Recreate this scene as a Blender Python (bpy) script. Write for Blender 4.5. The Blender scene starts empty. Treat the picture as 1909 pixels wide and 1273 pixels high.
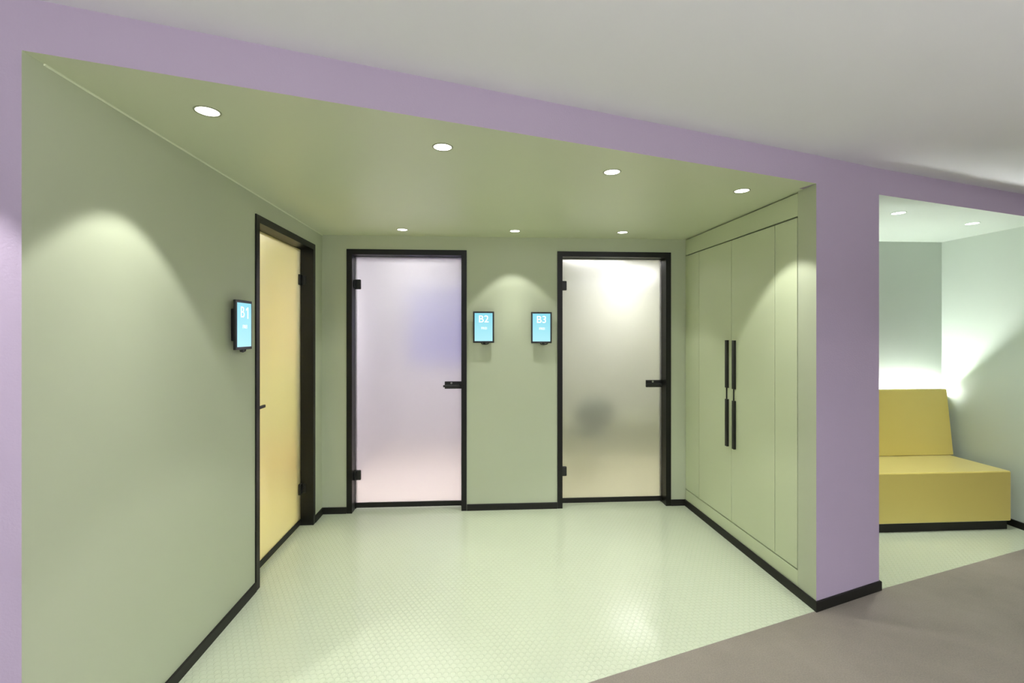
import bpy, bmesh, math
from mathutils import Vector, Matrix

D = bpy.data
SC = bpy.context.scene
COL = SC.collection
PI = math.pi

# ------------------------------------------------------------------ camera, world, large lights, exposure
cam = D.cameras.new('camera')
cam.sensor_width = 36.0
cam.lens = 16.69
cam.shift_y = -0.0095
cam.clip_start = 0.05
cam_o = D.objects.new('camera', cam)
cam_o.location = (0, 0, 1.5)
cam_o.rotation_euler = (math.radians(90), 0, math.radians(-3.692))
COL.objects.link(cam_o)
SC.camera = cam_o

world = D.worlds.new('world')
world.use_nodes = True
world.node_tree.nodes['Background'].inputs[0].default_value = (0.9, 0.95, 1.0, 1)
world.node_tree.nodes['Background'].inputs[1].default_value = 0.02
SC.world = world

SC.view_settings.view_transform = 'Standard'
SC.view_settings.look = 'None'
SC.view_settings.gamma = 1.0
SC.view_settings.use_curve_mapping = False
SC.view_settings.exposure = 0.0
SC.cycles.max_bounces = 12
SC.cycles.transmission_bounces = 8
SC.cycles.sample_clamp_indirect = 8.0


def area_light(name, loc, rot, sx, sy, power, color=(1, 1, 1)):
    l = D.lights.new(name, 'AREA')
    l.shape = 'RECTANGLE'
    l.size, l.size_y = sx, sy
    l.energy = power
    l.color = color
    o = D.objects.new(name, l)
    o.location = loc
    o.rotation_euler = rot
    COL.objects.link(o)
    return o


# added fill light in front of the solid rear wall, standing in for daylight
area_light('hall_rear_fill', (0.8, -3.98, 1.25), (math.radians(98), 0, 0), 7.0, 1.9, 22, (0.95, 0.97, 1.0))
# added upward fill behind the camera to brighten the hall ceiling, no fixture
area_light('hall_up_fill', (1.1, -1.25, 1.75), (math.radians(180), 0, 0), 5.0, 0.5, 312, (0.95, 0.97, 1.0))

area_light('hall_up_fill', (3.6, -0.7, 1.75), (math.radians(180), 0, 0), 2.0, 0.4, 32, (0.95, 0.97, 1.0))  # smaller added upward fill for the pillar and the ceiling at the right

# ------------------------------------------------------------------ measurements (metres)
ZC = 2.2976          # ceiling of the niches
ZM = 2.449           # ceiling of the hall
YB = 4.002           # back wall face
DOOR_H, DOOR_W = 2.183, 0.987
P0 = Vector((-1.300, 1.432))   # left corner of the niche opening
P1 = Vector((1.797, 2.442))    # pillar, niche side
P2 = Vector((2.308, 2.618))    # pillar, alcove side
P3 = Vector((3.741, 3.045))
P_LEFT = P0 + (P0 - P1).normalized() * 3.2
P_RIGHT = P3 + (P3 - P2).normalized() * 2.6
LX0, LX1 = -1.3006, -1.309     # left wall x at y=1.432 and y=YB
RXB = 1.761                    # cupboard wall x at the back wall
AX = 4.097                     # alcove right wall
AYB = 3.978                    # alcove back wall


def lx(y):
    return -1.2959 - 0.0033 * y


def rx(y):
    return 1.8728 - 0.028 * y


# ------------------------------------------------------------------ helpers
def srgb(r, g, b):
    def f(c):
        c /= 255.0
        return c / 12.92 if c <= 0.04045 else ((c + 0.055) / 1.055) ** 2.4
    return (f(r), f(g), f(b), 1.0)


def new_mat(name):
    m = D.materials.new(name)
    m.use_nodes = True
    return m, m.node_tree.nodes, m.node_tree.links, m.node_tree.nodes['Principled BSDF']


def paint(name, col, rough=0.6, bump=0.06, scale=220.0, spec=0.35, var=0.02):
    """matt or satin paint with a faint roller texture"""
    m, n, l, b = new_mat(name)
    b.inputs['Roughness'].default_value = rough
    b.inputs['Specular IOR Level'].default_value = spec
    tc = n.new('ShaderNodeTexCoord')
    nz = n.new('ShaderNodeTexNoise')
    nz.inputs['Scale'].default_value = scale
    nz.inputs['Detail'].default_value = 3
    l.new(tc.outputs['Object'], nz.inputs['Vector'])
    bp = n.new('ShaderNodeBump')
    bp.inputs['Strength'].default_value = bump
    bp.inputs['Distance'].default_value = 0.002
    l.new(nz.outputs['Fac'], bp.inputs['Height'])
    l.new(bp.outputs['Normal'], b.inputs['Normal'])
    n2 = n.new('ShaderNodeTexNoise')
    n2.inputs['Scale'].default_value = 1.7
    l.new(tc.outputs['Object'], n2.inputs['Vector'])
    hs = n.new('ShaderNodeHueSaturation')
    hs.inputs['Color'].default_value = col
    mr = n.new('ShaderNodeMapRange')
    mr.inputs['To Min'].default_value = 1 - var
    mr.inputs['To Max'].default_value = 1 + var
    l.new(n2.outputs['Fac'], mr.inputs['Value'])
    l.new(mr.outputs['Result'], hs.inputs['Value'])
    l.new(hs.outputs['Color'], b.inputs['Base Color'])
    return m


def glow(name, col, strength):
    m, n, l, b = new_mat(name)
    b.inputs['Base Color'].default_value = (0.8, 0.8, 0.8, 1)
    b.inputs['Emission Color'].default_value = col
    b.inputs['Emission Strength'].default_value = strength
    b.inputs['Roughness'].default_value = 0.25
    return m


GREEN = paint('sage green wall paint', srgb(188, 195, 168), 0.5, 0.05, 260, 0.4)
GREEN_CEIL = paint('sage green ceiling paint', srgb(210, 217, 186), 0.42, 0.02, 200, 0.45)
GREEN_LAC = paint('sage green lacquered board', srgb(201, 210, 175), 0.45, 0.02, 300, 0.4)
GREEN_LINE = paint('pale green joint sealant', srgb(226, 232, 204), 0.5, 0.0)
PURPLE = paint('lilac plaster', srgb(174, 160, 179), 0.75, 0.35, 150, 0.25)
MINT = paint('mint alcove paint', srgb(192, 202, 190), 0.5, 0.03, 260, 0.4)
WHITE = paint('off white ceiling paint', srgb(232, 232, 236), 0.8, 0.05, 240, 0.2)
ROOMWHITE = paint('white room paint', srgb(228, 224, 218), 0.7, 0.02)
HALLWALL = paint('grey hall paint', srgb(140, 136, 134), 0.7, 0.02)
BLACK = paint('black skirting', srgb(22, 21, 16), 0.5, 0.03, 300, 0.35, 0.0)
FRAME = paint('dark bronze steel', srgb(13, 12, 8), 0.4, 0.02, 300, 0.35, 0.0)
HARDWARE = paint('black anodised hardware', srgb(20, 20, 18), 0.4, 0.02, 400, 0.5, 0.0)
STEEL = paint('brushed steel', srgb(170, 168, 160), 0.3, 0.05, 400, 0.8, 0.0)
STEEL.node_tree.nodes['Principled BSDF'].inputs['Metallic'].default_value = 1.0
SHADOWGAP = paint('dark green carcass board', srgb(34, 38, 24), 0.7, 0.02)
LEATHER = paint('yellow leatherette', srgb(200, 184, 96), 0.3, 0.1, 420, 0.8, 0.02)
PLASTIC = paint('black screen plastic', srgb(26, 27, 27), 0.35, 0.02, 300, 0.5, 0.0)
LENS = glow('warm white lamp lens', (1.0, 0.98, 0.9, 1), 5.0)
LENS_COOL = glow('cool white lamp lens', (0.93, 1.0, 0.97, 1), 9.0)
STRIP = glow('cool white strip', (0.96, 1.0, 0.98, 1), 320.0)
RINGMAT = paint('sage green lamp ring', srgb(150, 156, 125), 0.4, 0.0)
RINGMINT = paint('mint lamp ring', srgb(170, 188, 172), 0.4, 0.0)
LETTER = glow('white screen lettering', (1, 0.99, 1.0, 1), 0.95)


lb = LEATHER.node_tree.nodes['Principled BSDF']
lb.inputs['Sheen Weight'].default_value = 0.9
lb.inputs['Sheen Roughness'].default_value = 0.35
lb.inputs['Sheen Tint'].default_value = (1.0, 0.95, 0.62, 1)


def screen_mat():
    m, n, l, b = new_mat('cyan screen')
    tc = n.new('ShaderNodeTexCoord')
    sp = n.new('ShaderNodeSeparateXYZ')
    l.new(tc.outputs['Generated'], sp.inputs[0])
    cr = n.new('ShaderNodeValToRGB')
    cr.color_ramp.elements[0].color = srgb(178, 240, 250)
    cr.color_ramp.elements[1].color = srgb(140, 222, 240)
    l.new(sp.outputs[2], cr.inputs[0])
    l.new(cr.outputs[0], b.inputs['Emission Color'])
    b.inputs['Emission Strength'].default_value = 1.0
    b.inputs['Base Color'].default_value = (0.02, 0.03, 0.03, 1)
    b.inputs['Roughness'].default_value = 0.12
    return m


SCREEN = screen_mat()


def frosted(name, tint, rough):
    m, n, l, b = new_mat(name)
    b.inputs['Base Color'].default_value = tint
    b.inputs['Transmission Weight'].default_value = 1.0
    b.inputs['Roughness'].default_value = rough
    b.inputs['IOR'].default_value = 1.22
    b.inputs['Coat Weight'].default_value = 0.5
    b.inputs['Coat Roughness'].default_value = 0.03
    b.inputs['Coat IOR'].default_value = 1.4
    tr = n.new('ShaderNodeBsdfTranslucent')
    tr.inputs['Color'].default_value = tint
    mx = n.new('ShaderNodeMixShader')
    mx.inputs[0].default_value = 0.14
    l.new(b.outputs[0], mx.inputs[1])
    l.new(tr.outputs[0], mx.inputs[2])
    l.new(mx.outputs[0], n['Material Output'].inputs['Surface'])
    return m


FROST = frosted('frosted glass', (0.98, 0.98, 0.975, 1), 0.42)
FROST_Y = frosted('frosted yellow glass', srgb(250, 246, 222), 0.4)


def studded():
    """pale green rubber with a staggered pattern of low round studs"""
    m, n, l, b = new_mat('pale green studded rubber')
    tc = n.new('ShaderNodeTexCoord')
    S = 0.031

    def vm(op, a, c=None):
        k = n.new('ShaderNodeVectorMath')
        k.operation = op
        if isinstance(a, tuple):
            k.inputs[0].default_value = a
        else:
            l.new(a, k.inputs[0])
        if c is not None:
            if isinstance(c, tuple):
                k.inputs[1].default_value = c
            else:
                l.new(c, k.inputs[1])
        return k.outputs['Value'] if op == 'LENGTH' else k.outputs['Vector']
    mp = n.new('ShaderNodeMapping')
    mp.inputs['Rotation'].default_value = (0, 0, 0.0)
    l.new(tc.outputs['Object'], mp.inputs[0])
    flat = vm('MULTIPLY', mp.outputs[0], (1, 1, 0))
    cell = (S, S * math.sqrt(3), 1)
    ds = []
    for off in ((0, 0, 0), (S / 2, S * math.sqrt(3) / 2, 0)):
        w = n.new('ShaderNodeVectorMath')
        w.operation = 'WRAP'
        sh = vm('ADD', flat, off)
        l.new(sh, w.inputs[0])
        w.inputs[1].default_value = (cell[0] / 2, cell[1] / 2, 1)
        w.inputs[2].default_value = (-cell[0] / 2, -cell[1] / 2, -1)
        ds.append(vm('LENGTH', vm('MULTIPLY', w.outputs['Vector'], (1, 1, 0))))
    mn = n.new('ShaderNodeMath')
    mn.operation = 'MINIMUM'
    l.new(ds[0], mn.inputs[0])
    l.new(ds[1], mn.inputs[1])
    mr = n.new('ShaderNodeMapRange')
    mr.interpolation_type = 'SMOOTHSTEP'
    mr.inputs['From Min'].default_value = 0.0118
    mr.inputs['From Max'].default_value = 0.0138
    mr.inputs['To Min'].default_value = 1
    mr.inputs['To Max'].default_value = 0
    l.new(mn.outputs[0], mr.inputs['Value'])
    bp = n.new('ShaderNodeBump')
    bp.inputs['Strength'].default_value = 1.0
    bp.inputs['Distance'].default_value = 0.0016
    l.new(mr.outputs['Result'], bp.inputs['Height'])
    l.new(bp.outputs['Normal'], b.inputs['Normal'])
    b.inputs['Base Color'].default_value = srgb(194, 203, 176)
    b.inputs['Roughness'].default_value = 0.10
    b.inputs['Specular IOR Level'].default_value = 0.55
    return m


FLOOR_GREEN = studded()


def concrete():
    m, n, l, b = new_mat('warm grey levelled floor')
    tc = n.new('ShaderNodeTexCoord')
    n1 = n.new('ShaderNodeTexNoise')
    n1.inputs['Scale'].default_value = 2.2
    n1.inputs['Detail'].default_value = 8
    n1.inputs['Roughness'].default_value = 0.62
    l.new(tc.outputs['Object'], n1.inputs['Vector'])
    cr = n.new('ShaderNodeValToRGB')
    cr.color_ramp.elements[0].position = 0.3
    cr.color_ramp.elements[0].color = srgb(122, 115, 104)
    cr.color_ramp.elements[1].position = 0.72
    cr.color_ramp.elements[1].color = srgb(139, 131, 119)
    l.new(n1.outputs['Fac'], cr.inputs[0])
    n2 = n.new('ShaderNodeTexNoise')
    n2.inputs['Scale'].default_value = 160
    n2.inputs['Detail'].default_value = 2
    l.new(tc.outputs['Object'], n2.inputs['Vector'])
    mx = n.new('ShaderNodeMix')
    mx.data_type = 'RGBA'
    mx.blend_type = 'OVERLAY'
    mx.inputs['Factor'].default_value = 0.25
    l.new(cr.outputs[0], mx.inputs[6])
    l.new(n2.outputs['Fac'], mx.inputs[7])
    l.new(mx.outputs[2], b.inputs['Base Color'])
    b.inputs['Roughness'].default_value = 0.6
    b.inputs['Specular IOR Level'].default_value = 0.3
    bp = n.new('ShaderNodeBump')
    bp.inputs['Strength'].default_value = 0.08
    bp.inputs['Distance'].default_value = 0.002
    l.new(n2.outputs['Fac'], bp.inputs['Height'])
    l.new(bp.outputs['Normal'], b.inputs['Normal'])
    return m


FLOOR_GREY = concrete()


def link(name, bm, mats, parent=None, smooth=False):
    bmesh.ops.recalc_face_normals(bm, faces=bm.faces)
    me = D.meshes.new(name)
    bm.to_mesh(me)
    bm.free()
    if not isinstance(mats, (list, tuple)):
        mats = [mats]
    for m in mats:
        me.materials.append(m)
    if smooth:
        for p in me.polygons:
            p.use_smooth = True
    o = D.objects.new(name, me)
    COL.objects.link(o)
    if parent is not None:
        o.parent = parent
    return o


def tag(o, label, cat, group=None, kind=None):
    o['label'] = label
    o['category'] = cat
    if group:
        o['group'] = group
    if kind:
        o['kind'] = kind
    return o


def thing(name, label, cat, loc=(0, 0, 0), rz=0.0, group=None, kind=None):
    o = D.objects.new(name, None)
    o.empty_display_size = 0.1
    o.location = loc
    o.rotation_euler = (0, 0, rz)
    COL.objects.link(o)
    return tag(o, label, cat, group, kind)


def struct(name, bm, mats, label, cat):
    o = link(name, bm, mats)
    return tag(o, label, cat, kind='structure')


def box(bm, x0, x1, y0, y1, z0, z1, bevel=0.0, seg=2):
    r = bmesh.ops.create_cube(bm, size=1.0)
    vs = r['verts']
    for v in vs:
        v.co = Vector(((x0 + x1) / 2 + v.co.x * (x1 - x0), (y0 + y1) / 2 + v.co.y * (y1 - y0), (z0 + z1) / 2 + v.co.z * (z1 - z0)))
    if bevel > 0:
        es = {e for v in vs for e in v.link_edges}
        bmesh.ops.bevel(bm, geom=list(es), offset=bevel, segments=seg, profile=0.5, affect='EDGES')
    return bm


def prism(bm, poly, z0, z1, mat_of=None):
    """upright prism over the plan polygon; mat_of(i) gives the material slot of side i, mat_of('top'/'bottom') of the caps"""
    lo = [bm.verts.new((p[0], p[1], z0)) for p in poly]
    hi = [bm.verts.new((p[0], p[1], z1)) for p in poly]
    k = len(poly)
    fs = []
    for i in range(k):
        f = bm.faces.new((lo[i], lo[(i + 1) % k], hi[(i + 1) % k], hi[i]))
        if mat_of:
            f.material_index = mat_of(i)
        fs.append(f)
    f = bm.faces.new(lo[::-1])
    g = bm.faces.new(hi)
    if mat_of:
        f.material_index = mat_of('bottom')
        g.material_index = mat_of('top')
    return bm


def tube(bm, pts, r, seg=10):
    pts = [Vector(p) for p in pts]
    rings = []
    for i, p in enumerate(pts):
        d = (pts[min(i + 1, len(pts) - 1)] - pts[max(i - 1, 0)]).normalized()
        a = d.orthogonal().normalized() if i == 0 else (last - d * last.dot(d)).normalized()
        last = a
        c = d.cross(a)
        rings.append([bm.verts.new(p + (a * math.cos(t) + c * math.sin(t)) * r) for t in [2 * PI * k / seg for k in range(seg)]])
    for u, v in zip(rings, rings[1:]):
        for k in range(seg):
            bm.faces.new((u[k], u[(k + 1) % seg], v[(k + 1) % seg], v[k]))
    bm.faces.new(rings[0][::-1])
    bm.faces.new(rings[-1])
    return bm


def lathe(bm, prof, seg=32, c=(0, 0, 0)):
    rings = []
    for r, z in prof:
        if r < 1e-6:
            rings.append([bm.verts.new((c[0], c[1], c[2] + z))])
        else:
            rings.append([bm.verts.new((c[0] + r * math.cos(2 * PI * k / seg), c[1] + r * math.sin(2 * PI * k / seg), c[2] + z)) for k in range(seg)])
    for u, v in zip(rings, rings[1:]):
        for k in range(seg):
            a, b_ = u[k % len(u)], u[(k + 1) % len(u)]
            d, e = v[(k + 1) % len(v)], v[k % len(v)]
            vs = []
            for q in (a, b_, d, e):
                if q not in vs:
                    vs.append(q)
            if len(vs) > 2:
                bm.faces.new(vs)
    return bm


def B():
    return bmesh.new()


# ------------------------------------------------------------------ the setting
T = 0.12      # wall thickness

# floors
bm = B()
prism(bm, [P_LEFT, P0, P1, P2, P3, P_RIGHT, (8.0, -4.0), (-5.0, -4.0)], -0.06, 0.0)
struct('floor', bm, FLOOR_GREY, 'warm grey levelled floor of the hall in front of the lilac wall', 'floor')
bm = B()
prism(bm, [P0, P1, P2, P3, P_RIGHT, (P_RIGHT.x, AYB + T + 0.02), (AX + T, AYB + T + 0.02), (1.75, YB + T), (-1.43, YB + T), (-1.43, P0.y)], -0.06, 0.0)
struct('floor.001', bm, FLOOR_GREEN, 'pale green studded rubber floor inside the niche and the seating alcove', 'floor')

# hall ceiling
bm = B()
prism(bm, [(-5.0, -4.0), (8.0, -4.0), (8.0, 5.6), (-5.0, 5.6)], ZM, ZM + 0.08)
struct('ceiling', bm, WHITE, 'plain off-white hall ceiling', 'ceiling')

# lilac front wall: left piece, lintel and pillar are one continuous wall, green or mint on the faces inside the niches
nrm = Vector((-(P1 - P0).y, (P1 - P0).x)).normalized()
bm = B()
prism(bm, [P_LEFT, P0, (LX0 - 0.0002, P0.y + 0.04), (LX0 - 0.12, P0.y + 0.04), P_LEFT + nrm * T], 0.0, ZM,
      lambda i: 1 if i == 1 else 0)
struct('wall_front', bm, [PURPLE, GREEN, MINT], 'lilac plaster wall at the left of the niche opening', 'wall')
# lintel over both openings
bm = B()
lo = [P0, P1, P2, P3, P_RIGHT]
hi_ = [p + nrm * 0.1 for p in lo]
for a, b_, c, d, ceil_m in ((lo[0], lo[1], hi_[1], hi_[0], 1), (lo[1], lo[2], hi_[2], hi_[1], 0), (lo[2], lo[3], hi_[3], hi_[2], 2), (lo[3], lo[4], hi_[4], hi_[3], 2)):
    prism(bm, [a, b_, c, d], ZC, ZM, lambda i, m=ceil_m: m if i == 'bottom' else 0)
struct('wall_lintel', bm, [PURPLE, GREEN_CEIL, MINT], 'long lilac lintel above niche, pillar and alcove', 'wall')
# pillar
bm = B()
prism(bm, [P1, P2, (2.306, 2.63), (2.25, 2.63), (2.20, 2.595), (rx(2.595), 2.595)], 0.0, ZC,
      lambda i: {0: 0, 1: 2}.get(i, 1) if i != 'top' else 0)
struct('wall_pillar', bm, [PURPLE, GREEN, MINT], 'lilac pillar between green niche and mint alcove', 'wall')

# left wall with the opening of the first door
D1_C, D1_A = 3.326, PI / 2 - 0.0
D1_Y0, D1_Y1 = D1_C - DOOR_W / 2 + 0.03, D1_C + DOOR_W / 2 - 0.03
bm = B()


def lseg(y0, y1, z0, z1):
    prism(bm, [(lx(y0), y0), (lx(y1), y1), (lx(y1) - T, y1), (lx(y0) - T, y0)], z0, z1)


lseg(P0.y + 0.04, D1_Y0, 0, ZC)
lseg(D1_Y1, YB, 0, ZC)
lseg(D1_Y0, D1_Y1, DOOR_H - 0.03, ZC)
struct('wall_left', bm, GREEN, 'sage green left wall of the niche with the first glass door', 'wall')

# back wall with two openings
D2_C, D3_C = (-1.110 - 0.123) / 2, (0.643 + 1.632) / 2
bm = B()
xs = [lx(YB) - T, D2_C - DOOR_W / 2 + 0.03, D2_C + DOOR_W / 2 - 0.03, D3_C - DOOR_W / 2 + 0.03, D3_C + DOOR_W / 2 - 0.03, RXB + 0.16]
for i in range(5):
    box(bm, xs[i], xs[i + 1], YB, YB + T, 0 if i % 2 == 0 else DOOR_H - 0.03, ZC)
struct('wall_back', bm, GREEN, 'sage green back wall of the niche holding two glass doors', 'wall')

# niche ceiling
bm = B()
prism(bm, [hi_[0] + Vector((-0.0, 0)), hi_[1], (1.96, 2.595), (1.96, YB), (lx(YB) - T, YB), (lx(2) - T, hi_[0].y)], ZC, ZM - 0.005)
struct('ceiling.001', bm, GREEN_CEIL, 'lowered sage green ceiling of the niche with seven downlights', 'ceiling')

# sealant line along the top of the left wall
bm = B()
tube(bm, [(lx(1.5) + 0.0015, 1.5, ZC - 0.0015), (lx(YB) + 0.0015, YB - 0.002, ZC - 0.0015)], 0.005, 6)
struct('trim_1', bm, GREEN_LINE, 'thin pale sealant line between green left wall and ceiling', 'trim')

# alcove walls and ceiling
bm = B()
box(bm, 2.26, 2.306, 2.63, AYB, 0, ZC)
struct('wall_alcove_left', bm, MINT, 'mint left wall of the seating alcove behind the pillar', 'wall')
bm = B()
box(bm, 2.2962, AX + T, AYB, AYB + T, 0, ZC)
struct('wall_alcove_back', bm, MINT, 'mint back wall of the alcove glowing above the sofa', 'wall')
bm = B()
box(bm, AX, AX + T, 3.262, AYB, 0, ZC)
struct('wall_alcove_right', bm, MINT, 'mint right wall of the alcove beside the sofa', 'wall')
bm = B()
prism(bm, [hi_[2], hi_[3], (AX + T, hi_[3].y + 0.135), (AX + T, AYB + T), (2.1, AYB + T), (2.1, 2.75)], ZC, ZM - 0.005)
struct('ceiling.002', bm, MINT, 'lowered mint ceiling of the seating alcove', 'ceiling')

# hall walls outside the picture
bm = B()
box(bm, -5.1, 8.1, -4.12, -4.0, 0, ZM)
struct('wall_rear', bm, HALLWALL, 'grey rear wall of the hall', 'wall')
bm = B()
box(bm, -5.12, -5.0, -4.0, 1.2, 0, ZM)
struct('wall_hall_left', bm, HALLWALL, 'grey left wall of the hall', 'wall')
bm = B()
box(bm, 8.0, 8.12, -4.0, 5.5, 0, ZM)
struct('wall_hall_right', bm, HALLWALL, 'grey right wall of the hall', 'wall')

# skirting
BH, BT = 0.0526, 0.011


def skirt(name, pts, label, inward):
    """strip of skirting along the plan polyline, BT thick towards the left-hand side of its direction times inward"""
    bm = B()
    pts = [Vector(p) for p in pts]
    k = len(pts)
    off = []
    for i in range(k):
        ns = []
        for a, b_ in ((i - 1, i), (i, i + 1)):
            if a >= 0 and b_ < k:
                d = (pts[b_] - pts[a]).normalized()
                ns.append(Vector((-d.y, d.x)) * inward)
        if len(ns) == 1:
            off.append(pts[i] + ns[0] * BT)
        else:
            s = ns[0] + ns[1]
            off.append(pts[i] + s * (BT / (s.dot(ns[0]))))
    sec = []
    for p, o in zip(pts, off):
        c = o + (p - o) * 0.25
        sec.append([bm.verts.new((p.x, p.y, 0)), bm.verts.new((o.x, o.y, 0)), bm.verts.new((o.x, o.y, BH - 0.003)), bm.verts.new((c.x, c.y, BH)), bm.verts.new((p.x, p.y, BH))])
    for u, v in zip(sec, sec[1:]):
        for j in range(5):
            bm.faces.new((u[j], u[(j + 1) % 5], v[(j + 1) % 5], v[j]))
    bm.faces.new(sec[0])
    bm.faces.new(sec[-1])
    return struct(name, bm, BLACK, label, 'skirting board')


skirt('baseboard_left', [(lx(P0.y), P0.y), (lx(D1_C - DOOR_W / 2 - 0.002), D1_C - DOOR_W / 2 - 0.002)], 'black skirting along the green left wall before the first door', -1)
skirt('baseboard_corner', [(lx(D1_C + DOOR_W / 2), D1_C + DOOR_W / 2 + 0.002), (LX1, YB), (D2_C - DOOR_W / 2 - 0.002, YB)], 'short black skirting in the corner between first and second doors', -1)
skirt('baseboard_back', [(D2_C + DOOR_W / 2 + 0.002, YB), (D3_C - DOOR_W / 2 - 0.002, YB)], 'black skirting between the two doors of the back wall', -1)
skirt('baseboard_right', [(D3_C + DOOR_W / 2 + 0.002, YB), (rx(YB), YB), (P1.x, P1.y), (P2.x, P2.y), (2.307, 2.66)], 'black skirting below the cupboard and round the lilac pillar', -1)
skirt('baseboard_alcove', [(2.306, AYB), (AX, AYB), (AX, 3.262)], 'black skirting round the alcove behind the sofa', -1)
skirt('baseboard_hall', [P_LEFT, P0], 'black skirting below the lilac wall left of the niche', -1)


# ------------------------------------------------------------------ glass doors
def make_door(name, label, loc, rz, hinge_side, glass):
    """local frame: x along the wall, -y into the niche, origin on the wall face under the middle of the door"""
    r = thing(name, label, 'door', (loc[0], loc[1], 0), rz, 'glass doors in the niche', 'structure')
    h, w, fw, depth, pro = DOOR_H, DOOR_W / 2, 0.044, 0.128, 0.008
    bm = B()
    for s in (-1, 1):
        box(bm, min(s * w, s * (w - fw)), max(s * w, s * (w - fw)), -pro, 0.0005, 0, h)                 # face
        box(bm, min(s * (w - 0.031), s * (w - fw)), max(s * (w - 0.031), s * (w - fw)), -0.001, depth, 0, h - 0.031)   # lining
        box(bm, min(s * (w - 0.031), s * (w - fw - 0.006)), max(s * (w - 0.031), s * (w - fw - 0.006)), 0.1, depth, 0, h - 0.031)   # stop
    box(bm, -w + fw, w - fw, -pro, 0.0005, h - fw, h)
    box(bm, -w + fw, w - fw, -0.001, depth, h - fw, h - 0.031)
    box(bm, -w + fw, w - fw, 0.1, depth, h - fw - 0.006, h - fw)
    link('door_frame', bm, FRAME, r)
    gx = w - fw - 0.003
    bm = B()
    box(bm, -gx, gx, 0.088, 0.097, 0.052, h - fw - 0.004, 0.0008, 1)
    link('glass_pane', bm, glass, r)
    bm = B()
    box(bm, -gx, gx, 0.083, 0.099, 0.012, 0.054, 0.001, 1)
    link('bottom_seal', bm, BLACK, r)
    s = hinge_side
    for z in (1.90, 0.29):
        bm = B()
        a, b_ = s * (gx + 0.004), s * (gx - 0.048)
        box(bm, min(a, b_), max(a, b_), 0.072, 0.113 - 0.014, z - 0.041, z + 0.041, 0.007, 3)
        box(bm, min(s * (gx + 0.003), s * (gx - 0.008)), max(s * (gx + 0.003), s * (gx - 0.008)), 0.05, 0.076, z - 0.036, z + 0.036, 0.004, 2)
        link('hinge', bm, HARDWARE, r)
    s = -s
    zc = 1.045
    bm = B()
    a, b_ = s * (gx + 0.002), s * (gx - 0.142)
    box(bm, min(a, b_), max(a, b_), 0.072, 0.0985, zc - 0.031, zc + 0.031, 0.003, 2)
    lk = link('lock_case', bm, HARDWARE, r)
    bm = B()
    x1 = s * (gx - 0.026)
    tube(bm, [(x1, 0.074, zc - 0.004), (x1, 0.028, zc - 0.004)], 0.009, 14)
    box(bm, min(s * (gx - 0.016), s * (gx - 0.152)), max(s * (gx - 0.016), s * (gx - 0.152)), 0.026, 0.04, zc - 0.013, zc + 0.005, 0.003, 2)
    hd = link('lever_handle', bm, HARDWARE, lk)
    bm = B()
    lathe(bm, [(0, 0), (0.0085, 0), (0.0085, 0.004), (0, 0.004)], 20)
    bmesh.ops.rotate(bm, verts=bm.verts, cent=(0, 0, 0), matrix=Matrix.Rotation(PI / 2, 3, 'X'))
    bmesh.ops.translate(bm, verts=bm.verts, vec=(s * (gx - 0.085), 0.0722, zc + 0.018))
    link('lock_cylinder', bm, STEEL, lk)
    return r


make_door('door_1', 'black framed yellow frosted glass door in the left wall', (lx(D1_C), D1_C), PI / 2 + 0.0033, 1, FROST_Y)
make_door('door_2', 'black framed frosted glass door glowing pinkish white, left on back wall', (D2_C, YB), 0, -1, FROST)
make_door('door_3', 'black framed frosted glass door with dark chair shape behind it', (D3_C, YB), 0, -1, FROST)


# ------------------------------------------------------------------ door screens
def text_mesh(name, s, size, mat, parent, loc, bold=0.0):
    c = D.curves.new(name, 'FONT')
    c.body = s
    c.size = size
    c.extrude = 0.0003
    c.offset = bold
    c.align_x = 'CENTER'
    c.align_y = 'CENTER'
    tmp = D.objects.new('lettering_curve', c)
    COL.objects.link(tmp)
    dg = bpy.context.evaluated_depsgraph_get()
    me = D.meshes.new_from_object(tmp.evaluated_get(dg))
    D.objects.remove(tmp)
    D.curves.remove(c)
    me.materials.clear()
    me.materials.append(mat)
    o = D.objects.new(name, me)
    COL.objects.link(o)
    o.parent = parent
    o.location = loc
    o.rotation_euler = (PI / 2, 0, 0)
    return o


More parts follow.
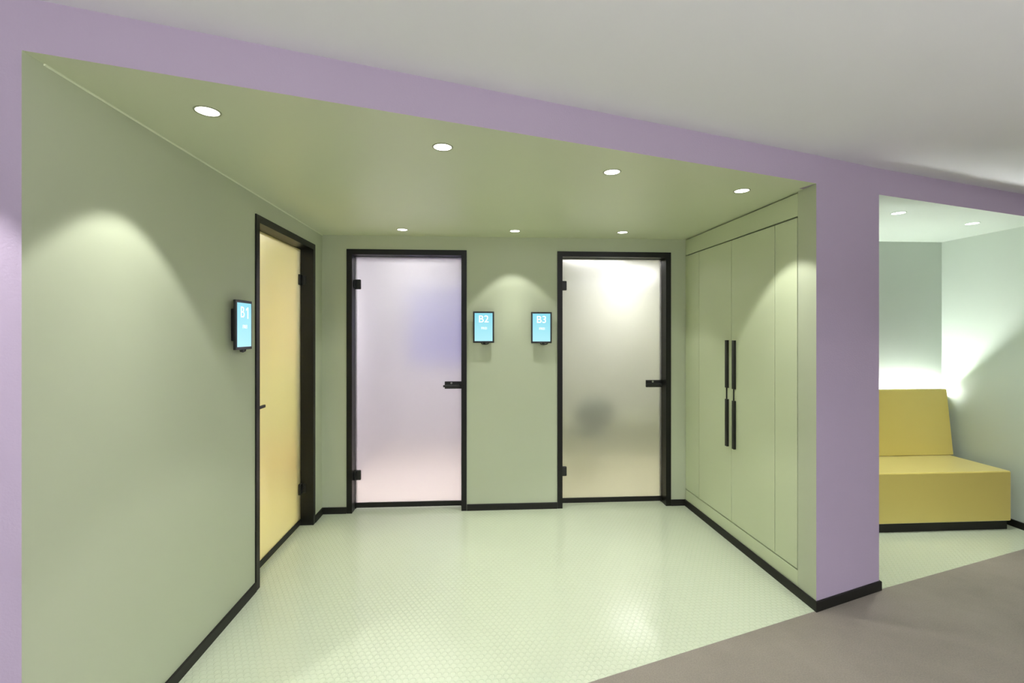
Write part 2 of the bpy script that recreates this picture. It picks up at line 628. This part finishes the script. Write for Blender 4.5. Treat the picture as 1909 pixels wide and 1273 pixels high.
def make_screen(word, label, loc, rz, cable):
    """local frame as for the doors: -y points into the niche; loc is the middle of the screen on the wall face"""
    r = thing('door_screen', label, 'screen', loc, rz, 'room screens beside the doors')
    w, h, f = 0.0875, 0.131, -0.042
    bm = B()
    box(bm, -w, w, f, f + 0.014, -h, h, 0.003, 2)
    link('casing', bm, PLASTIC, r)
    bm = B()
    box(bm, -w + 0.013, w - 0.013, f - 0.0012, f + 0.002, -h + 0.015, h - 0.014)
    sc = link('display', bm, SCREEN, r)
    if word == 'B1':
        text_mesh('lettering', 'B', 0.084, LETTER, sc, (-0.022, f - 0.0016, h - 0.066), -0.0004)
        bm = B()
        k = [(0.007, -0.0305), (0.017, -0.0305), (0.017, 0.0305), (0.010, 0.0305), (-0.008, 0.020), (-0.008, 0.011), (0.007, 0.0185)]
        fr = [bm.verts.new((a, 0, c)) for a, c in k]
        bk = [bm.verts.new((a, 0.0004, c)) for a, c in k]
        bm.faces.new(fr)
        bm.faces.new(bk[::-1])
        for i in range(7):
            bm.faces.new((fr[i], fr[(i + 1) % 7], bk[(i + 1) % 7], bk[i]))
        one = link('lettering', bm, LETTER, sc)
        one.location = (0.024, f - 0.0019, h - 0.066)
    else:
        text_mesh('lettering', word, 0.084, LETTER, sc, (0, f - 0.0016, h - 0.066), -0.0003)
    text_mesh('lettering', 'FREI', 0.027, LETTER, sc, (0.004, f - 0.0016, h - 0.141), 0.0)
    bm = B()
    box(bm, -0.055, 0.055, f + 0.013, 0.0, -0.085, 0.085, 0.004, 2)
    link('wall_bracket', bm, PLASTIC, r)
    bm = B()
    c = cable
    tube(bm, [(c - 0.03, f + 0.008, -h + 0.002), (c - 0.024, f + 0.007, -h - 0.008), (c, f + 0.007, -h - 0.012), (c + 0.026, f + 0.008, -h - 0.008), (c + 0.034, f + 0.01, -h + 0.002)], 0.004, 8)
    box(bm, c - 0.014, c + 0.006, f + 0.002, f + 0.013, -h - 0.012, -h + 0.002, 0.002, 1)
    link('cable', bm, HARDWARE, r)
    return r


make_screen('B1', 'small black framed cyan screen reading B1 beside the yellow glass door', (lx(2.62), 2.620, 1.536), PI / 2 + 0.0033, 0.0)
make_screen('B2', 'small black framed cyan screen reading B2 on the back wall', (0.0185, YB, 1.5385), 0, 0.01)
make_screen('B3', 'small black framed cyan screen reading B3 on the back wall', (0.5035, YB, 1.535), 0, 0.02)

# ------------------------------------------------------------------ built-in cupboard, local x along the wall from the pillar to the back, local y = into the niche
CY0 = 2.597
CA = math.atan2(1.0, -0.028)
cup = thing('built_in_cupboard', 'sage green built-in cupboard with two tall doors and black handles', 'cupboard', (rx(CY0), CY0, 0), CA)
L = (YB - CY0 - 0.004) * math.hypot(1, 0.028)
bm = B()
box(bm, 0.0, L, -0.39, -0.37, 0, ZC - 0.003)
box(bm, 0.0, 0.02, -0.37, -0.021, 0, ZC - 0.003)
box(bm, L - 0.02, L, -0.37, -0.021, 0, ZC - 0.003)
box(bm, 0.02, L - 0.02, -0.37, -0.021, 0.13, 0.152)
box(bm, 0.02, L - 0.02, -0.37, -0.021, 2.14, 2.165)
box(bm, 0.02, L - 0.02, -0.37, -0.021, ZC - 0.03, ZC - 0.003)
for x in (0.20, 0.682, 1.162):
    box(bm, x - 0.012, x + 0.012, -0.37, -0.021, 0.152, 2.14)
link('carcass', bm, SHADOWGAP, cup)
G = 0.0045
ZT, ZB_ = 2.1555, 0.142
parts = [('top_panel', G * 0, L - 0.001, ZT + G, ZC - 0.008), ('plinth_panel', 0, L - 0.001, 0.0, ZB_ - G), ('filler_panel', 0.004, 0.2035 - G / 2, ZB_ + G, ZT - G), ('filler_panel', 1.162 + G / 2, L - 0.001, ZB_ + G, ZT - G)]
for nme, a, b_, z0, z1 in parts:
    bm = B()
    box(bm, a, b_, -0.02, 0.0, z0, z1, 0.0008, 1)
    link(nme, bm, GREEN_LAC, cup)
for a, b_, hx in ((0.2035, 0.6835, 0.638), (0.6835, 1.162, 0.729)):
    bm = B()
    box(bm, a + G / 2, b_ - G / 2, -0.02, 0.0, ZB_ + G, ZT - G, 0.0008, 1)
    d = link('cupboard_door', bm, GREEN_LAC, cup)
    bm = B()
    # long bar pull with a notch for the fingers in the middle
    z0, z1, n0, n1 = 0.674, 1.439, 1.014, 1.096
    box(bm, hx - 0.013, hx + 0.013, 0.0, 0.017, z0, n0, 0.001, 1)
    box(bm, hx - 0.013, hx + 0.013, 0.0, 0.017, n1, z1, 0.001, 1)
    box(bm, hx + 0.0085, hx + 0.013, 0.0, 0.008, n0 - 0.001, n1 + 0.001)
    link('handle', bm, HARDWARE, d)

# ------------------------------------------------------------------ sofa in the alcove
sofa = thing('sofa', 'boxy yellow leatherette sofa with tall backrest in the alcove', 'sofa', (3.15, 3.341, 0))
XL, XR = 2.36 - 3.15, 4.004 - 3.15
bm = B()
box(bm, XL, XR, 0.0, 0.57, 0.068, 0.447, 0.012, 3)
link('seat', bm, LEATHER, sofa, True)
bm = B()
box(bm, XL + 0.005, XR - 0.012, 0.022, 0.55, 0.0, 0.07)
link('plinth', bm, BLACK, sofa)
bm = B()
box(bm, XL, XR + 0.018, 0.0, 0.045, 0.0, 0.557, 0.010, 3)
for v in bm.verts:
    v.co.y += 0.455 + v.co.z * 0.11
    v.co.z += 0.448
link('backrest', bm, LEATHER, sofa, True)
for o in sofa.children:
    if o.name.startswith(('seat', 'backrest')):
        md = o.modifiers.new('normals', 'WEIGHTED_NORMAL')
        md.keep_sharp = True

# strip light behind the backrest
bm = B()
box(bm, 2.36, 4.06, 3.938, AYB, 0.931, 0.946)
sl = link('strip_profile', bm, STEEL)
tag(sl, 'thin cool white strip light hidden behind the yellow backrest', 'strip light')
sl.name = 'strip_light'
bm = B()
box(bm, 2.37, 4.05, 3.942, 3.958, 0.9455, 0.951)
link('diffuser', bm, STRIP, sl)


# ------------------------------------------------------------------ downlights
def downlight_proto(ring, lens, power, color, spread, blend, core=1.6):
    r = D.objects.new('downlight', None)
    COL.objects.link(r)
    bm = B()
    lathe(bm, [(0.0385, 0.004), (0.0385, -0.0015), (0.043, -0.0025), (0.045, 0.0), (0.045, 0.004)], 40)
    link('trim_ring', bm, ring, r, True)
    bm = B()
    lathe(bm, [(0, -0.0005), (0.030, -0.0005), (0.0384, -0.0005), (0.0384, 0.003), (0, 0.003)], 40)
    link('lens', bm, lens, r)
    l = D.lights.new('downlight_beam', 'SPOT')
    l.energy = power
    l.color = color
    l.spot_size = math.radians(spread)
    l.spot_blend = blend
    l.shadow_soft_size = 0.022
    o = D.objects.new('downlight_beam', l)
    COL.objects.link(o)
    o.parent = r
    o.location = (0, 0, -0.006)
    l = D.lights.new('downlight_core', 'SPOT')
    l.energy = power * core
    l.color = color
    l.spot_size = math.radians(64)
    l.spot_blend = 1.0
    l.shadow_soft_size = 0.022
    o = D.objects.new('downlight_core', l)
    COL.objects.link(o)
    o.parent = r
    o.location = (0, 0, -0.006)
    return r


def dup(root):
    r = root.copy()
    COL.objects.link(r)
    for ch in list(root.children):
        c = ch.copy()
        COL.objects.link(c)
        c.parent = r
    return r


WARM = (1.0, 0.995, 0.985)
proto = downlight_proto(RINGMAT, LENS, 34, WARM, 84, 0.24, 0.4)
proto_b = downlight_proto(RINGMAT, LENS, 18, WARM, 84, 0.3, 1.6)
spots = [(-0.989, 1.785, 'round ceiling downlight nearest the lilac wall, left end of front row'),
         (-0.167, 2.065, 'second round ceiling downlight from the left in the front row'),
         (0.651, 2.333, 'third round ceiling downlight from the left in the front row'),
         (1.470, 2.596, 'round ceiling downlight in front row beside the green cupboard'),
         (-0.616, 3.756, 'small round ceiling downlight above the pinkish white glass door'),
         (0.265, 3.748, 'small round ceiling downlight above the gap between the back doors'),
         (1.130, 3.743, 'small round ceiling downlight above the glass door with dark shape')]
for i, (x, y, lab) in enumerate(spots):
    o = {0: proto, 4: proto_b}.get(i) or dup(proto if i < 4 else proto_b)
    o.location = (x, y, ZC - 0.0005)
    tag(o, lab, 'downlight', 'downlights in the green niche ceiling')
proto2 = downlight_proto(RINGMINT, LENS_COOL, 12, (0.98, 1.0, 0.97), 84, 0.4, 4.8)
for i, (x, y, lab) in enumerate([(2.796, 3.015, 'left one of two downlights in the mint alcove ceiling, beside the pillar'), (3.608, 3.271, 'right one of two downlights in the mint alcove ceiling, nearer the wall')]):
    o = proto2 if i == 0 else dup(proto2)
    o.location = (x, y, ZC - 0.0005)
    tag(o, lab, 'downlight', 'downlights in the mint alcove ceiling')
# hall downlight just outside the picture that washes the lilac wall at the left
hp = downlight_proto(RINGMAT, LENS, 104, (1, 0.99, 0.98), 84, 0.22, 0.3)
hp.location = (-1.626, 0.979, ZM - 0.0005)
tag(hp, 'hall downlight washing the lilac wall left of the niche', 'downlight')


# ------------------------------------------------------------------ rooms behind the doors
def room(x0, x1, y0, y1, h, wall, floor_m, ceil_m, skip, label):
    t = 0.06
    bm = B()
    if 'x0' not in skip:
        box(bm, x0 - t, x0, y0, y1, 0, h)
    if 'x1' not in skip:
        box(bm, x1, x1 + t, y0, y1, 0, h)
    if 'y0' not in skip:
        box(bm, x0, x1, y0 - t, y0, 0, h)
    if 'y1' not in skip:
        box(bm, x0, x1, y1, y1 + t, 0, h)
    struct('wall_room', bm, wall, 'walls of the room behind ' + label, 'wall')
    bm = B()
    box(bm, x0, x1, y0, y1, -0.05, 0)
    struct('floor_room', bm, floor_m, 'floor of the room behind ' + label, 'floor')
    bm = B()
    box(bm, x0, x1, y0, y1, h, h + 0.05)
    struct('ceiling_room', bm, ceil_m, 'ceiling of the room behind ' + label, 'ceiling')


def panel_light(name, label, x, y, z, sx, sy, strength, color, down=0):
    r = thing(name, label, 'ceiling light', (x, y, z))
    bm = B()
    for a, b_, c, d in ((-sx, sx, -sy, -sy + 0.012), (-sx, sx, sy - 0.012, sy), (-sx, -sx + 0.012, -sy + 0.012, sy - 0.012), (sx - 0.012, sx, -sy + 0.012, sy - 0.012)):
        box(bm, a, b_, c, d, -0.02, 0)
    link('frame', bm, ROOMWHITE, r)
    bm = B()
    box(bm, -sx + 0.012, sx - 0.012, -sy + 0.012, sy - 0.012, -0.015, -0.001)
    link('diffuser', bm, glow('panel glow ' + label[:12], color, strength), r)
    if down:
        l = D.lights.new('panel_beam', 'AREA')
        l.size = sx * 1.8
        l.energy = down
        l.color = color[:3]
        l.spread = math.radians(115)
        o = D.objects.new('panel_beam', l)
        COL.objects.link(o)
        o.parent = r
        o.location = (0, 0, -0.022)
    return r


Y2 = YB + T
ROSE = paint('rose white room paint', srgb(216, 211, 218), 0.7, 0.02)
ROSEFLOOR = paint('beige pink floor', srgb(238, 224, 214), 0.5, 0.02)
room(-1.30, 0.15, Y2, 6.3, 2.4, ROSE, ROSEFLOOR, ROSE, ('y0',), 'the pinkish white glass door')
CREAM = paint('cream room paint', srgb(216, 217, 200), 0.7, 0.02)
TAN = paint('tan floor', srgb(226, 220, 184), 0.5, 0.02)
room(0.28, 2.7, Y2, 6.4, 2.26, CREAM, TAN, CREAM, ('y0',), 'the glass door with dark shape')
YEL = paint('yellow room paint', srgb(211, 209, 154), 0.7, 0.02)
YELF = paint('pale yellow floor', srgb(228, 220, 172), 0.5, 0.02)
# yellow room: its wall towards the niche is wall_left, only the rest is closed here
bm = B()
box(bm, -3.46, -3.4, 2.0, 5.4, 0, 2.4)
box(bm, -3.4, -1.42, 5.4, 5.46, 0, 2.4)
box(bm, -3.4, -1.42, 1.94, 2.0, 0, 2.4)
box(bm, -1.42, -1.37, 4.13, 5.4, 0, 2.4)
struct('wall_room', bm, YEL, 'walls of the room behind the yellow glass door', 'wall')
bm = B()
box(bm, -3.4, -1.431, 2.0, 5.4, -0.05, 0)
struct('floor_room', bm, YELF, 'floor of the room behind the yellow glass door', 'floor')
bm = B()
box(bm, -3.4, -1.431, 2.0, 5.4, 2.4, 2.445)
struct('ceiling_room', bm, YEL, 'ceiling of the room behind the yellow glass door', 'ceiling')

panel_light('ceiling_panel', 'luminous ceiling panel in the room behind the pinkish door', -0.6, 4.58, 2.399, 0.35, 0.35, 9.0, (1, 0.98, 1.0, 1), 12)
panel_light('ceiling_panel', 'bright luminous ceiling panel seen blurred through the right back door', 1.95, 5.95, 2.259, 0.28, 0.28, 10.0, (1, 0.985, 0.98, 1), 3)
panel_light('ceiling_panel', 'dimmer luminous ceiling panel just inside the right back door', 1.1, 4.46, 2.259, 0.3, 0.3, 8.0, (1, 0.99, 0.99, 1), 5)  # added above the sight line to even out the brightness of this room
panel_light('ceiling_panel', 'luminous ceiling panel in the yellow room', -2.3, 3.9, 2.399, 0.4, 0.4, 21.0, (1, 0.98, 0.96, 1), 10)

# things one makes out as blurs through the glass
LILAC = paint('lilac fabric', srgb(142, 139, 216), 0.8, 0.1)
p = thing('wall_panel', 'lilac upholstered wall panel blurred behind the pinkish glass door', 'wall panel', (-0.28, 6.298, 1.5))
bm = B()
box(bm, -0.66, 0.42, -0.05, 0.0, -0.42, 0.6, 0.012, 2)
link('cushion', bm, LILAC, p, True)
bm = B()
box(bm, -0.67, 0.425, -0.012, 0.0, -0.43, 0.61)
link('backing', bm, ROOMWHITE, p)
PEACH = paint('peach fabric', srgb(226, 184, 138), 0.8, 0.1)
p = thing('wall_panel', 'peach upholstered wall panel blurred behind the yellow glass door', 'wall panel', (-2.24, 5.398, 1.6))
bm = B()
box(bm, -0.17, 0.17, -0.05, 0.0, -0.45, 0.58, 0.012, 2)
link('cushion', bm, PEACH, p, True)
bm = B()
box(bm, -0.18, 0.18, -0.012, 0.0, -0.46, 0.59)
link('backing', bm, ROOMWHITE, p)

p = thing('pouf', 'low peach pouf blurred behind the yellow glass door', 'pouf', (-2.0, 4.95, 0))
bm = B()
box(bm, -0.19, 0.19, -0.19, 0.19, 0.05, 0.40, 0.03, 3)
link('cushion', bm, PEACH, p, True)
bm = B()
box(bm, -0.16, 0.16, -0.16, 0.16, 0.0, 0.05)
link('base', bm, HARDWARE, p)

GREYGREEN = paint('grey green fabric', srgb(180, 184, 154), 0.8, 0.1)
DARKGREEN = paint('dark green fabric', srgb(96, 107, 86), 0.8, 0.1)
b = thing('bench', 'low grey-green bench blurred behind the right back door', 'bench', (1.35, 5.95, 0))
bm = B()
box(bm, -0.95, 1.2, -0.25, 0.25, 0.30, 0.45, 0.02, 3)
link('seat', bm, GREYGREEN, b, True)
bm = B()
box(bm, -0.92, 1.17, -0.22, 0.22, 0.0, 0.30)
link('plinth', bm, GREYGREEN, b)
c = thing('chair', 'dark round-backed chair blurred behind the right back door', 'chair', (1.155, 5.05, 0), 0.2)
bm = B()
lathe(bm, [(0, 0.40), (0.17, 0.40), (0.19, 0.42), (0.19, 0.45), (0.17, 0.465), (0, 0.468)], 28)
link('seat', bm, DARKGREEN, c, True)
bm = B()
lathe(bm, [(0, -0.02), (0.14, -0.02), (0.165, 0.0), (0.14, 0.02), (0, 0.02)], 28)
for v in bm.verts:
    x, y, z = v.co
    v.co = Vector((x * 1.35, -0.17 + z + x * x * 1.0, 0.66 + y * 0.9))
link('backrest', bm, DARKGREEN, c, True)
bm = B()
tube(bm, [(0, -0.1, 0.42), (0, -0.17, 0.46), (0, -0.19, 0.56)], 0.014)
link('back_support', bm, HARDWARE, c)
bm = B()
tube(bm, [(0, 0, 0.03), (0, 0, 0.41)], 0.022, 14)
link('column', bm, TAN, c)
bm = B()
lathe(bm, [(0, 0), (0.19, 0), (0.19, 0.01), (0.04, 0.03), (0, 0.03)], 28)
link('base', bm, TAN, c)
